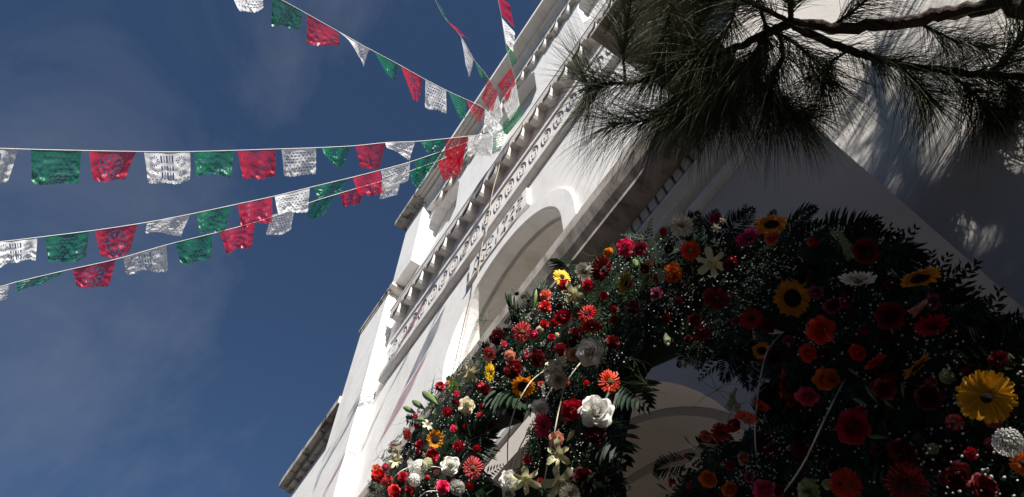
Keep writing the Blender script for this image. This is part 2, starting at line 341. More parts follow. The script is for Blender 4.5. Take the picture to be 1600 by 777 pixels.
# plaque with two lines of dates
bm = bmesh.new(); box(bm, 2.745, 3.97, 8.0, 8.47, 2.115, 2.149); box(bm, 2.73, 3.99, 7.975, 7.998, 2.10, 2.149); pq = cpart('plaque', bm)
def lettering(txt, h_left, h_right, u0, u1, m):
    n = len(txt); st = (h_right-h_left)/n
    for k, ch in enumerate(txt):
        if ch == ' ': continue
        cu = bpy.data.curves.new('t', 'FONT'); cu.body = ch; cu.size = 1; cu.extrude = .001; cu.offset = -.014
        ob = bpy.data.objects.new('t', cu); col.objects.link(ob); bpy.context.view_layer.update()
        me = bpy.data.meshes.new_from_object(ob.evaluated_get(bpy.context.evaluated_depsgraph_get())); bpy.data.objects.remove(ob)
        xs = [v.co.x for v in me.vertices]; ys = [v.co.y for v in me.vertices]; x0, x1, y0, y1 = min(xs), max(xs), min(ys), max(ys)
        sc = .78*(x1-x0)/max(.55, x1-x0) if ch == '1' else .78
        for v in me.vertices: v.co = W(h_left+st*(k+.5)+st*sc*((v.co.x-x0)/(x1-x0)-.5), u0+(u1-u0)*(v.co.y-y0)/(y1-y0), m-v.co.z)
        link('letter', me, pq, M_INK_SHADE)
lettering('ANO1925', 3.88, 2.80, 8.27, 8.43, 2.112)
lettering('ANO1435', 3.92, 2.84, 8.05, 8.20, 2.112)
fix_parent(church)

# ------------------------------------------------------------------ cable down the facade
pts = [onm(x, y, 2.0)+(2.0,) for x, y in ((782, 245), (779, 265), (769, 303), (761, 360), (754, 380), (748, 422), (742, 451), (731, 493), (716, 578), (706, 640))]
cv = bmobj('hanging_cable', tube(spline([W(*p) for p in pts], 4), .0055, 5), M_CABLE, None, True)
cv['label'] = 'thin pinkish cable hanging down the white facade from the bunting knot past the date plaque'; cv['category'] = 'cable'

# ------------------------------------------------------------------ bunting
def hole(kind, s, t):
    if t > .955 and (s*14) % 1 < .16: return True
    if kind == 0:      # rosettes and upright slots
        for cx in (.2, .8):
            dx, dy = (s-cx)*1.45, t-.30; r = math.hypot(dx, dy); a = math.atan2(dy, dx)
            if .07 < r < .17 and (a/(2*math.pi)*12) % 1 < .45: return True
            dx, dy = (s-cx)*1.45, t-.68; r = math.hypot(dx, dy); a = math.atan2(dy, dx)
            if .05 < r < .11 and (a/(2*math.pi)*8) % 1 < .45: return True
        if .34 < s < .66 and .12 < t < .84 and ((s-.34)/.064) % 1 < .42 and not (.36 < t < .44) and not (.6 < t < .64): return True
        return t > .8 and (abs(((s*11) % 1)-.5)*.09+abs(t-.87)) < .03
    if kind == 1:      # rings of dashes
        dx, dy = (s-.5)*1.4, t-.40; r = math.hypot(dx, dy); a = math.atan2(dy, dx)
        for q, n in ((.12, 10), (.22, 18), (.32, 26), (.42, 34), (.53, 42)):
            if abs(r-q) < .022 and (a/(2*math.pi)*n) % 1 < .45 and .04 < t < .9: return True
        return False
    if kind == 2:      # all-over lozenges
        if not (.06 < s < .94 and .08 < t < .92): return False
        c = math.floor(t*9); a = ((s*9+.5*(c % 2)) % 1)-.5; b = ((t*9) % 1)-.5
        return abs(a)*(1.0+.5*math.sin(7*s+c))+abs(b)*1.2 < .33
    # big petals
    dx, dy = (s-.5)*1.35, t-.5; r = math.hypot(dx, dy); a = math.atan2(dy, dx)
    if .16 < r < .33: return abs(((a/(2*math.pi)*9) % 1)-.5) < .24*(1-((r-.25)/.10)**2)
    if .36 < r < .42 and (a/(2*math.pi)*26) % 1 < .4: return True
    return r < .07 and (a*3) % 1 < .4
def flag(c, q, d, kind, parent, seed, lab=None):
    rr = random.Random(seed); NX, NY = 56, 40
    q = [Vector(p) for p in q]; ph = rr.uniform(0, 6); f1 = rr.uniform(1.0, 2.2); am = rr.uniform(.02, .045); w0 = abs(q[1].x-q[0].x)+abs(q[1].y-q[0].y)
    bd = rr.uniform(-.05, .05); V = []
    for j in range(NY+1):
        t = j/NY
        for i in range(NX+1):
            s = i/NX
            top = q[0].lerp(q[1], s); bot = q[3].lerp(q[2], s)
            bow = math.sin(math.pi*s)*rr_bow(seed)*w0*.09*t
            p = top.lerp(bot, t*(1+.035*(abs(math.sin(s*math.pi*7))-.5))) + Vector((math.sin(t*3+ph)*w0*.018*t, bow+math.sin(s*5*f1+ph)*w0*.02*t))
            dd = d[0]+(d[1]-d[0])*s
            dz = am*t*math.sin(6.28*f1*s+ph+2.2*t)+.012*t*noise.noise(Vector((s*7, t*6, seed*3.1)))*2+bd*t
            V.append(onz(p.x, p.y, dd+dz))
    Fc = []
    for j in range(NY):
        for i in range(NX):
            if not hole(kind, (i+.5)/NX, (j+.5)/NY): a = j*(NX+1)+i; Fc.append((a, a+1, a+NX+2, a+NX+1))
    o = pyobj('flag', V, Fc, FLAG[c], parent, True)
    if lab: o['label'] = lab
def rr_bow(seed): return random.Random(seed*13+5).uniform(-.8, .9)
KNOT = (786, 203)
KZ = 11.3
def string(label, pts, z0, flags, kinds, seed, group='papel picado bunting strings tied to the facade'):
    x0, y0 = pts[0]; T = (Vector(KNOT)-Vector(pts[0])).length
    def dep(p):
        k = min(1, max(-.3, (Vector(p)-Vector(pts[0])).dot((Vector(KNOT)-Vector(pts[0])).normalized())/T)); return 1/((1-k)/z0+k/KZ)
    root = thing('bunting_string', label, 'bunting', onz(*KNOT, KZ), group)
    P = [onz(x, y, dep((x, y))) for x, y in spline([(a, b) for a, b in pts], 4)]
    bmobj('cord', tube(P, [.0034 if (i % 1 == 0) else 0 for i in range(len(P))], 5), M_CORD, root, True)
    for i, (c, q) in enumerate(flags):
        flag(c, q, (dep(q[0]), dep(q[1])), kinds[i % len(kinds)] if isinstance(kinds, (list, tuple)) else kinds, root, seed*50+i, {'R': 'red flag', 'G': 'green flag', 'W': 'white flag'}[c])
    fix_parent(root)
string('bunting string crossing the sky highest, running from the top edge down to the facade knot',
  [(330, -50), (400, -20), (440, 0), (480, 22), (528, 49), (576, 76), (623, 101), (664, 124), (699, 142), (729, 156), (757, 170), KNOT], 7.4,
  [('W', [(350,-38),(412,-14),(412,12),(374,17)]), ('G', [(425,-8),(472,17),(470,46),(425,39)]), ('R', [(480,22),(528,49),(530,73),(478,69)]), ('W', [(529,50),(577,77),(568,103),(552,66)]),
   ('G', [(586,82),(622,101),(615,130),(604,118)]), ('R', [(626,103),(660,122),(655,157),(645,154)]), ('W', [(665,124),(697,141),(697,177),(663,168)]),
   ('G', [(700,142),(729,157),(727,185),(718,185)]), ('R', [(729,157),(757,170),(750,195),(738,178)]), ('W', [(758,170),(785,198),(783,222),(755,206)])], [2, 2, 1, 2, 2, 3, 2, 2, 3, 2], 1)
string('short steep bunting string of folded flags just left of the roof cornice',
  [(676, -12), (680, 0), (695, 28), (718, 54), (736, 85), (744, 98), (763, 122), (777, 150), KNOT], 8.6,
  [('G', [(678,-8),(697,28),(703,37),(689,16)]), ('R', [(697,32),(718,54),(735,61),(712,42)]), ('W', [(720,58),(740,92),(734,121),(728,99)]), ('G', [(742,95),(763,122),(757,130),(748,116)]),
   ('R', [(763,122),(778,146),(769,175),(752,153)]), ('W', [(778,150),(786,180),(775,200),(762,176)])], [2, 3, 2, 1, 3, 2], 2)
string('rightmost bunting string, partly in front of the roof cornice, red flag at its top',
  [(776, -12), (778, 0), (783, 23), (790, 67), (799, 104), (806, 129), (808, 160), KNOT], 8.8,
  [('R', [(777,-8),(784,23),(803,43),(796,8)]), ('W', [(784,28),(791,68),(801,80),(804,52)]), ('G', [(789,72),(799,104),(807,98),(800,78)]), ('R', [(799,106),(805,130),(792,161),(777,132)]),
   ('W', [(806,130),(812,164),(797,190),(786,165)]), ('G', [(811,164),(817,181),(792,212),(784,195)])], [1, 2, 2, 3, 2, 1], 3)
string('nearly level bunting string crossing the middle of the sky, topmost of the three at left',
  [(-60, 230), (0, 232), (65, 234), (216, 237), (299, 237), (371, 235), (432, 233), (494, 231), (553, 228), (602, 223), (651, 221), (695, 217), (731, 213), (770, 208), KNOT], 6.4,
  [('W', [(-38,231),(28,234),(12,284),(-34,280)]), ('G', [(48,234),(127,236),(122,286),(49,285)]), ('R', [(140,237),(213,237),(194,280),(144,283)]), ('W', [(225,238),(297,237),(297,282),(231,284)]),
   ('G', [(303,237),(365,236),(362,277),(308,276)]), ('R', [(371,236),(431,234),(430,277),(381,280)]), ('W', [(440,233),(494,231),(493,271),(443,274)]), ('G', [(502,231),(547,229),(536,262),(513,250)]),
   ('R', [(555,228),(602,224),(594,263),(565,263)]), ('W', [(602,223),(649,221),(640,250),(605,232)]), ('G', [(657,221),(697,217),(690,240),(668,238)]), ('R', [(698,216),(731,213),(722,262),(694,242)]),
   ('W', [(732,213),(770,208),(768,246),(731,243)]), ('G', [(771,207),(792,199),(782,236),(769,241)])], [0, 2, 3, 0, 2, 1, 2, 2, 1, 2, 2, 3, 1, 2], 4)
string('sloping bunting string in the middle of the three at left, rising to the facade knot',
  [(-60, 384), (0, 378), (68, 370), (148, 360), (227, 348), (306, 333), (371, 319), (427, 307), (484, 293), (551, 277), (594, 266), (641, 253), (700, 233), (750, 216), KNOT], 6.9,
  [('W', [(-10,379),(58,373),(57,407),(0,418)]), ('G', [(70,370),(139,361),(136,402),(77,409)]), ('R', [(149,360),(215,351),(203,393),(156,402)]), ('W', [(230,347),(297,336),(283,371),(228,366)]),
   ('G', [(306,333),(360,323),(352,362),(314,364)]), ('R', [(371,319),(425,308),(425,348),(377,356)]), ('W', [(429,307),(484,294),(482,333),(436,336)]), ('G', [(490,292),(540,280),(535,300),(498,310)]),
   ('R', [(551,277),(594,266),(598,301),(561,306)]), ('W', [(595,266),(641,253),(638,281),(600,300)]), ('G', [(647,251),(695,236),(682,264),(652,277)]), ('R', [(697,236),(728,224),(720,268),(698,272)]),
   ('W', [(730,224),(768,212),(762,240),(735,246)])], [0, 2, 3, 2, 2, 1, 2, 2, 1, 2, 2, 3, 2], 5)
string('lowest and steepest of the three bunting strings at left, crossing under the middle one',
  [(-60, 460), (0, 448), (25, 441), (101, 423), (182, 405), (259, 383), (332, 365), (400, 347), (458, 327), (486, 316), (528, 303), (566, 292), (610, 279), (650, 264), (700, 245), KNOT], 7.4,
  [('W', [(-34,455),(16,444),(10,469),(-26,475)]), ('G', [(25,441),(100,424),(92,433),(30,457)]), ('R', [(113,420),(181,406),(169,446),(118,447)]), ('W', [(192,402),(260,383),(261,427),(197,430)]),
   ('G', [(274,379),(332,366),(330,403),(283,413)]), ('R', [(343,362),(398,347),(394,388),(355,397)]), ('W', [(424,336),(460,326),(455,360),(416,367)]), ('G', [(486,316),(524,305),(508,336),(480,345)]),
   ('R', [(531,303),(567,291),(563,319),(537,323)]), ('W', [(597,283),(628,274),(620,306),(593,311)]), ('G', [(641,268),(675,255),(656,297),(645,289)]), ('R', [(683,251),(723,238),(719,273),(692,283)])],
  [2, 2, 3, 0, 2, 1, 2, 2, 3, 0, 2, 3], 6)

# ------------------------------------------------------------------ flower arch
PA = 1.25
outer_px = [(560, 830), (575, 775), (598, 712), (640, 655), (672, 618), (702, 592), (742, 556), (775, 522), (812, 488), (850, 462), (892, 426), (932, 404), (978, 384), (1020, 372), (1062, 358), (1112, 352),
            (1200, 356), (1280, 364), (1340, 378), (1395, 404), (1445, 446), (1500, 492), (1560, 532), (1640, 562), (1700, 830)]
open1_px = [(762, 812), (760, 745), (734, 716), (730, 678), (762, 662), (792, 650), (802, 622), (834, 612), (840, 636), (828, 668), (816, 694), (812, 730), (796, 748), (788, 766), (782, 812)]
open2_px = [(938, 812), (948, 760), (940, 705), (952, 650), (966, 596), (986, 562), (1035, 538), (1085, 546), (1120, 566), (1168, 578), (1198, 600), (1214, 640), (1186, 660), (1154, 674), (1116, 696), (1085, 716), (1060, 748), (1032, 778), (1020, 812)]
OP = [onm(x, y, PA) for x, y in outer_px]; H1 = [onm(x, y, PA) for x, y in open1_px]; H2 = [onm(x, y, PA) for x, y in open2_px]
fa = thing('flower_arch', 'large arch of roses, gerberas, sunflowers and lilies in dark ferns over the church portal', 'flower arch', W(1.0, -EYE, 1.25))
def shift(px, d):                                         # outline moved inwards (d > 0) in the picture, then unprojected
    n = len(px); area = sum(px[i][0]*px[(i+1) % n][1]-px[(i+1) % n][0]*px[i][1] for i in range(n)); sg = 1 if area > 0 else -1; o = []
    for i in range(n):
        t = Vector(px[(i+1) % n])-Vector(px[i-1]); t.normalize(); o.append(onm(px[i][0]-t.y*d*sg, px[i][1]+t.x*d*sg, PA))
    return o
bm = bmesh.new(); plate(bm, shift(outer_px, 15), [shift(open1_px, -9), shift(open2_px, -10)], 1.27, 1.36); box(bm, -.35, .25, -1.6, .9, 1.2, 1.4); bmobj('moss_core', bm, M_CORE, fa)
def inbody(p): return inside(p, OP) and not inside(p, H1) and not inside(p, H2)
hs_ = [p[0] for p in OP]; us_ = [p[1] for p in OP]
def sample_body():
    while True:
        px = (R.uniform(555, 1640), R.uniform(330, 810)); p = onm(px[0], px[1], PA)
        if inbody(p): return p, px
def frame(n, roll=0):
    n = n.normalized(); return n.to_track_quat('Z', 'Y').to_matrix() @ Matrix.Rotation(roll, 3, 'Z')
# fern filling
V = []; Fc = []
def leaf(V, Fc, p, d, nrm, L_, w):
    s = d.cross(nrm).normalized()*w; i = len(V)
    V += [p, p+d*L_*.45+s+nrm*L_*.04, p+d*L_, p+d*L_*.45-s+nrm*L_*.04]; Fc += [(i, i+1, i+2), (i, i+2, i+3)]
def spray(V, Fc, p, d, nrm, L_, n=7, w=.0045, ll=.4):
    s = d.cross(nrm).normalized()
    for k in range(n):
        t = (k+1)/n; q = p+d*L_*t-nrm*L_*.12*t*t
        for sg in (-1, 1): leaf(V, Fc, q, (d*.75+s*sg*.9*(1.1-.5*t)).normalized(), nrm, L_*ll*(1.15-.75*t), w*(1.2-.5*t))
for k in range(7200):
    (hh, u), px = sample_body(); m = R.uniform(1.13, 1.27)
    if k > 4600 and px[0] > 1010: continue
    sc = 1.0
    p = W(hh*m/PA, u*m/PA, m)
    d = Vector((R.uniform(-1, 1), R.uniform(-.25, .35), R.uniform(-1, 1))).normalized(); nr = Vector((R.uniform(-.6, .6), -1, R.uniform(-1, .4))).normalized()
    ls = R.uniform(.045, .11); tp_ = p+d*ls*1.25; q_ = (-tp_.x*PA/tp_.y, (tp_.z-EYE)*PA/tp_.y)
    if (inside(q_, H1) or inside(q_, H2)) and R.random() < .85: continue
    nr = (nr-d*nr.dot(d)).normalized(); spray(V, Fc, p, d, nr, ls, 6)
o = pyobj('fern_filling', V, Fc, M_FERN, fa); o['kind'] = 'stuff'
# leather-leaf and palm fronds that stick out of the outline
def frond_mesh(n=13, w=.05, seed=0):
    rr = random.Random(seed); V = []; Fc = []
    for k in range(n):
        t = .12+.86*k/(n-1); q = Vector((0, t, .10*math.sin(t*2.2)-.12*t*t))
        for sg in (-1, 1):
            ll = .42*math.sin(math.pi*min(.97, .22+.72*t))*rr.uniform(.85, 1.1); d = Vector((sg*(1.0-.45*t), .62+.5*t, rr.uniform(-.15, .2))).normalized()
            nr = Vector((rr.uniform(-.3, .3), -.2, 1)).normalized(); nr = (nr-d*nr.dot(d)).normalized(); s = d.cross(nr)*w*.5; i = len(V)
            V += [q, q+d*ll*.35+s+nr*.02, q+d*ll*.75+s*.7-nr*.01, q+d*ll-nr*.05, q+d*ll*.75-s*.7-nr*.01, q+d*ll*.35-s+nr*.02]
            Fc += [(i, i+1, i+2, i+3), (i, i+3, i+4, i+5)]
    i = len(V); V += [Vector((-.008, 0, 0)), Vector((.008, 0, 0)), Vector((.006, .5, .06)), Vector((-.006, .5, .06)), Vector((.002, 1, .0)), Vector((-.002, 1, .0))]
    Fc += [(i, i+1, i+2, i+3), (i+3, i+2, i+4, i+5)]
    me = bpy.data.meshes.new('palm_frond'); me.from_pydata(V, [], Fc); me.materials.append(M_PALM); return me
FR = [frond_mesh(13, .055, 1), frond_mesh(16, .04, 2), frond_mesh(11, .07, 3)]
def put_frond(x0, y0, x1, y1, var=0, m=1.16, tilt=0.0):    # from base to tip
    a = W(*onm(x0, y0, m), m); b = W(*onm(x1, y1, m-.03), m-.03); d = b-a; Ln = d.length; d.normalize()
    n = (Vector((0, 0, EYE))-a).normalized(); n = (n+Vector((R.uniform(-.4, .4), R.uniform(-.3, .3), R.uniform(-.4, .4)))); n = (n-d*n.dot(d)).normalized(); x = d.cross(n)
    mw = Matrix((x, d, n)).transposed().to_4x4(); mw = Matrix.Translation(a) @ mw @ Matrix.Scale(Ln, 4)
    o = link('palm_frond', FR[var], fa); o.matrix_basis = mw; return o
for f in [(1225,368,1272,326,0),(1235,380,1290,352,1),(1290,362,1365,348,1),(1320,378,1398,372,0),(1345,390,1428,404,2),(1370,400,1440,412,1),(1330,368,1372,352,2),(1460,470,1535,486,1),(1470,480,1520,470,0),(1490,500,1560,520,1),
          (1535,590,1560,500,2),(1560,600,1608,500,0),(1520,580,1490,520,2),(1100,356,1120,330,1),(1140,360,1175,328,0),(1060,360,1090,336,2),(1160,352,1155,330,1),(1200,356,1210,330,2),
          (1100,520,1092,572,0),(1140,540,1130,592,1),(1080,530,1062,570,2),(1170,560,1172,606,1),(1205,590,1212,650,0),
          (960,600,1010,632,0),(945,660,975,720,2),(925,720,965,770,1),(900,735,955,760,2),
          (780,610,828,632,0),(720,690,768,672,1),(700,740,750,770,2),
          (830,520,800,500,2),(860,470,838,450,1),(818,500,795,470,0),
          (1080,720,1022,735,1),(1190,680,1205,610,2),(1205,690,1240,620,0),(1180,650,1208,600,1),(1150,700,1090,690,2),(1240,640,1190,640,1),(1130,770,1062,790,2)]: put_frond(*f)
for k in range(110):
    (hh, u), px = sample_body(); a = R.uniform(0, 6.28); ln = R.uniform(35, 70)*min(1, .35+max(0, px[0]-700)/700); put_frond(px[0], px[1], px[0]+math.cos(a)*ln, px[1]+math.sin(a)*ln, R.randrange(3), 1.22)

# flower heads: unit radius, facing +Z; each mesh carries its petals, the eye is a child
def petal(V, Fc, ang, L_, w, base, lift, curl, tipw=.35, twist=0, nl=4):
    c, s = math.cos(ang), math.sin(ang); rad = Vector((c, s, 0)); tan = Vector((-s, c, 0)); i0 = len(V)
    for k in range(nl+1):
        t = k/nl; ww = w*(math.sin(math.pi*min(1, .18+.62*t))**.8 if t < .85 else tipw); r = base+(L_-base)*t; z = lift*t+curl*t*t
        for q in (-1, 0, 1): V.append(rad*r+tan*(ww*q)+Vector((0, 0, z+(.05 if q == 0 else 0)*-1+twist*q*w)))
    for k in range(nl):
        for q in range(2): a = i0+k*3+q; Fc.append((a, a+1, a+4, a+3))
def disc(V, Fc, r, z, n=14, dome=.25):
    i = len(V); V.append(Vector((0, 0, z+dome*r)))
    for rr_, zz in ((.55, dome*.8), (1.0, 0)):
        for k in range(n): V.append(Vector((math.cos(k/n*6.283)*r*rr_, math.sin(k/n*6.283)*r*rr_, z+zz*r)))
    for k in range(n): Fc.append((i, i+1+k, i+1+(k+1) % n)); Fc.append((i+1+k, i+1+n+k, i+1+n+(k+1) % n, i+1+(k+1) % n))
def cup(V, Fc, ang, r, wid, hgt, lean, seed, ru=.0):       # cupped petal standing round an axis
    rr = random.Random(seed); i0 = len(V); NA, NB = 8, 5; tl = rr.uniform(-.16, .16)
    for j in range(NB+1):
        t = j/NB
        for i in range(NA+1):
            q = i/NA-.5; a = ang+q*wid; rad = r*(.55+.45*math.sin(t*1.5))+lean*t*t
            z = hgt*(t*(1-.35*(2*q)**4)) - .55*lean*t**3
            rad += (ru*rr.uniform(-1, 1) + lean*.35*math.cos(q*9+seed*6))*t*t
            z += .06*math.sin(q*11+seed*9)*t*t - tl*q
            V.append(Vector((math.cos(a)*rad, math.sin(a)*rad, z-.35)))
    for j in range(NB):
        for i in range(NA): a = i0+j*(NA+1)+i; Fc.append((a, a+1, a+NA+2, a+NA+1))
def mk(name, V, Fc, m):
    me = bpy.data.meshes.new(name); me.from_pydata(V, [], Fc); me.polygons.foreach_set('use_smooth', [True]*len(me.polygons)); me.materials.append(m); return me
CACHE = {}
def head(kind, color, var=0):
    key = (kind, color, var)
    if key in CACHE: return CACHE[key]
    rr = random.Random(hash_(key)); V = []; Fc = []; eye = None
    if kind == 'gerbera':
        for lay, (n, L_, lf) in enumerate(((24, 1.0, .05), (20, .84, .14), (16, .5, .2))):
            for k in range(n): petal(V, Fc, 6.283*(k+rr.uniform(-.25, .25))/n+lay*.13, L_*rr.uniform(.9, 1.05), .105*(1 if lay < 2 else .7), .14, lf+rr.uniform(-.05, .06), -.12+rr.uniform(-.07, .07), .6)
        E, G = [], []; disc(E, G, .24, .12, 16, .3); eye = ('flower_eye', mk('flower_eye', E, G, M_YEYE if color in ('white', 'cream', 'orangered', 'coral') else M_EYE))
    elif kind == 'sunflower':
        for lay, (n, L_, lf) in enumerate(((20, 1.0, .0), (18, .88, .12))):
            for k in range(n): petal(V, Fc, 6.283*(k+rr.uniform(-.3, .3))/n+lay*.17, L_*rr.uniform(.88, 1.06), .15, .3, lf+rr.uniform(-.06, .1), rr.uniform(-.15, .12), .12)
        E, G = [], []; disc(E, G, .45, .06, 20, .22); eye = ('flower_eye', mk('flower_eye', E, G, M_SEED))
    elif kind == 'daisy':
        for lay, (n, L_, lf) in enumerate(((24, 1.0, .02), (22, .88, .12))):
            for k in range(n): petal(V, Fc, 6.283*(k+rr.uniform(-.2, .2))/n+lay*.17, L_*rr.uniform(.9, 1.04), .15, .14, lf+rr.uniform(-.05, .06), -.1+rr.uniform(-.1, .08), .5)
        E, G = [], []; disc(E, G, .2, .12, 16, .3); eye = ('flower_eye', mk('flower_eye', E, G, M_SEED))
    elif kind == 'rose':
        a = rr.uniform(0, 6)
        for lay, (n, r, wd, hg, ln) in enumerate(((2, .10, 3.2, 1.0, .0), (3, .20, 2.4, .98, .02), (3, .32, 2.2, .93, .05), (4, .45, 1.8, .84, .10), (4, .58, 1.8, .70, .17), (5, .70, 1.5, .50, .25), (5, .78, 1.5, .26, .32))):
            for k in range(n): cup(V, Fc, a+6.283*k/n+rr.uniform(-.15, .15), r, wd, hg*rr.uniform(.92, 1.06), ln, rr.random(), .02)
            a += .9
    elif kind == 'bud':
        for lay, (n, r, wd, hg, ln) in enumerate(((2, .2, 3.0, 1.5, .0), (3, .42, 2.4, 1.35, .0), (3, .62, 2.2, 1.1, .06))):
            for k in range(n): cup(V, Fc, lay*.8+6.283*k/n, r, wd, hg*rr.uniform(.94, 1.05), ln, rr.random())
        E, G = [], []
        for k in range(5): petal(E, G, 6.283*k/5, .8, .2, .1, -.45, .1, .1)
        eye = ('sepals', mk('sepals', E, G, M_STEM))
    elif kind in ('carnation', 'mum'):
        n_ = 60 if kind == 'carnation' else 90
        for k in range(n_):
            z = 1-(k+.5)/n_*.95; r = math.sqrt(max(0, 1-z*z)); a = k*2.39996; d = Vector((math.cos(a)*r, math.sin(a)*r, z)); t = d.cross(Vector((.1, .2, 1))).normalized(); b = d.cross(t)
            w = .20 if kind == 'carnation' else .10; i = len(V); f = rr.uniform(.85, 1.0)
            V += [d*.25, d*.7*f+t*w, d*f+t*w*1.1+b*rr.uniform(-.12, .12), d*f*1.04+b*rr.uniform(-.14, .14), d*f-t*w*1.1+b*rr.uniform(-.12, .12), d*.7*f-t*w]
            Fc += [(i, i+1, i+2, i+3), (i, i+3, i+4, i+5)]
    elif kind == 'lily':
        for k in range(6):
            petal(V, Fc, 6.283*k/6+rr.uniform(-.1, .1), 1.0*(1 if k % 2 else .94), .20 if k % 2 else .14, .04, 1.25+rr.uniform(-.1, .1), -1.15+rr.uniform(-.2, .25), .03, .12, 8)
        E, G = [], []
        for k in range(6):
            a = 6.283*(k+.5)/6; d = Vector((math.cos(a)*.2, math.sin(a)*.2, .75)); t = Vector((-math.sin(a), math.cos(a), 0))
            i = len(E); E += [Vector((0, 0, 0)), d+t*.012, d-t*.012, d+t*.1+Vector((0, 0, .03)), d-t*.1+Vector((0, 0, .03)), d+t*.1+Vector((.04, 0, .07)), d-t*.1+Vector((.04, 0, .07))]
            G += [(i, i+1, i+2), (i+3, i+4, i+6, i+5)]
        eye = ('stamens', mk('stamens', E, G, M_EYE))
    elif kind == 'spindle':
        n = 8; prof = ((0, .03), (.15, .10), (.4, .22), (.65, .26), (.85, .16), (1, .02))
        for z, r in prof:
            for k in range(n): V.append(Vector((math.cos(k/n*6.283)*r*(1+.12*(k % 2)), math.sin(k/n*6.283)*r*(1+.12*(k % 2)), z*2-1)))
        for j in range(len(prof)-1):
            for k in range(n): Fc.append((j*n+k, j*n+(k+1) % n, (j+1)*n+(k+1) % n, (j+1)*n+k))
    elif kind == 'spike':                                  # tuberose / stock: florets up a stalk
        for k in range(34):
            t = k/33; a = k*2.4; c = Vector((math.cos(a)*.26*(1.1-t*.8), math.sin(a)*.26*(1.1-t*.8), t*2-1)); s = .22*(1.15-.6*t)
            ax = (c-Vector((0, 0, c.z-.3))).normalized(); fr = frame(ax)
            for j in range(5): i = len(V); V += [c, c+fr @ Vector((math.cos(j*1.257)*s, math.sin(j*1.257)*s, s*.4)), c+fr @ Vector((math.cos(j*1.257+.6)*s*1.15, math.sin(j*1.257+.6)*s*1.15, s*.2)), c+fr @ Vector((math.cos(j*1.257+1.1)*s, math.sin(j*1.257+1.1)*s, s*.4))]; Fc.append((i, i+1, i+2, i+3))
    elif kind == 'hydrangea':
        for k in range(60):
            z = 1-(k+.5)/60*1.2; r = math.sqrt(max(0, 1-z*z)); a = k*2.39996; d = Vector((math.cos(a)*r, math.sin(a)*r, z)); fr = frame(d, rr.uniform(0, 3)); c = d*.88; s = .2
            for j in range(4): an = j*1.5708; i = len(V); V += [c, c+fr @ Vector((math.cos(an-.5)*s, math.sin(an-.5)*s, .05)), c+fr @ Vector((math.cos(an)*s*1.2, math.sin(an)*s*1.2, .08)), c+fr @ Vector((math.cos(an+.5)*s, math.sin(an+.5)*s, .05))]; Fc.append((i, i+1, i+2, i+3))
    m = M_LIGHTGREEN if color == 'green' else PM[color]
    CACHE[key] = (mk(kind, V, Fc, m), eye); return CACHE[key]
def hash_(k):
    s = 7
    for ch in str(k): s = (s*131+ord(ch)) % 1000003
    return s
NAMES = dict(gerbera='gerbera', daisy='gerbera', sunflower='sunflower', rose='rose', bud='rosebud', carnation='carnation', mum='chrysanthemum', lily='lily', spindle='lily_bud', spike='flower_spike', hydrangea='hydrangea')
CN = dict(crimson='crimson', red='red', darkred='dark red', maroon='maroon', pink='pink', hotpink='hot pink', coral='coral pink', salmon='salmon', peach='peach', orange='orange', orangered='orange red', yellow='yellow', gold='golden orange',
          cream='cream', white='white', lily='pale yellow', magenta='magenta', mauve='mauve', palegreen='pale green', amber='amber yellow', green='green')
def flower(kind, color, x, y, dpx, tilt=(0, 0), roll=None, m=1.12, ln=1.0):
    """tilt: how far the head is turned from the viewer, towards +x / +y of the view, radians"""
    hh, u = onm(x, y, m); p = W(hh, u, m); dist = (p-Vector((0, 0, EYE))).length
    a, b, c = ray(x, y); depth = m/c*F; rad = dpx*.5*depth/F
    me, eye = head(kind, color, R.randrange(3))
    n = (Vector((0, 0, EYE))-p).normalized()
    if tilt == (0, 0): tilt = (R.uniform(-.6, .6), R.uniform(-.6, .6))
    n = (n+cr*math.tan(tilt[0])-cu*math.tan(tilt[1])).normalized()
    o = link(NAMES[kind], me, fa)
    o.matrix_basis = Matrix.Translation(p) @ frame(n, R.uniform(0, 6) if roll is None else roll).to_4x4() @ Matrix.Diagonal((rad*R.uniform(.92, 1.08), rad*R.uniform(.9, 1.05), rad*ln*R.uniform(.85, 1.25), 1))
    o['label'] = CN[color]+' '+NAMES[kind].replace('_', ' ')
    if eye: link(eye[0], eye[1], o)
    return o
def along(kind, color, x0, y0, x1, y1, m=1.12, wr=1.0):    # spindles and spikes laid from tail to tip
    a = W(*onm(x0, y0, m), m); b = W(*onm(x1, y1, m-.02), m-.02); d = b-a; Ln = d.length*.5
    me, eye = head(kind, color, 0); o = link(NAMES[kind], me, fa)
    o.matrix_basis = Matrix.Translation((a+b)/2) @ frame(d).to_4x4() @ Matrix.Diagonal((Ln*wr, Ln*wr, Ln, 1)); o['label'] = CN[color]+' '+NAMES[kind].replace('_', ' ')
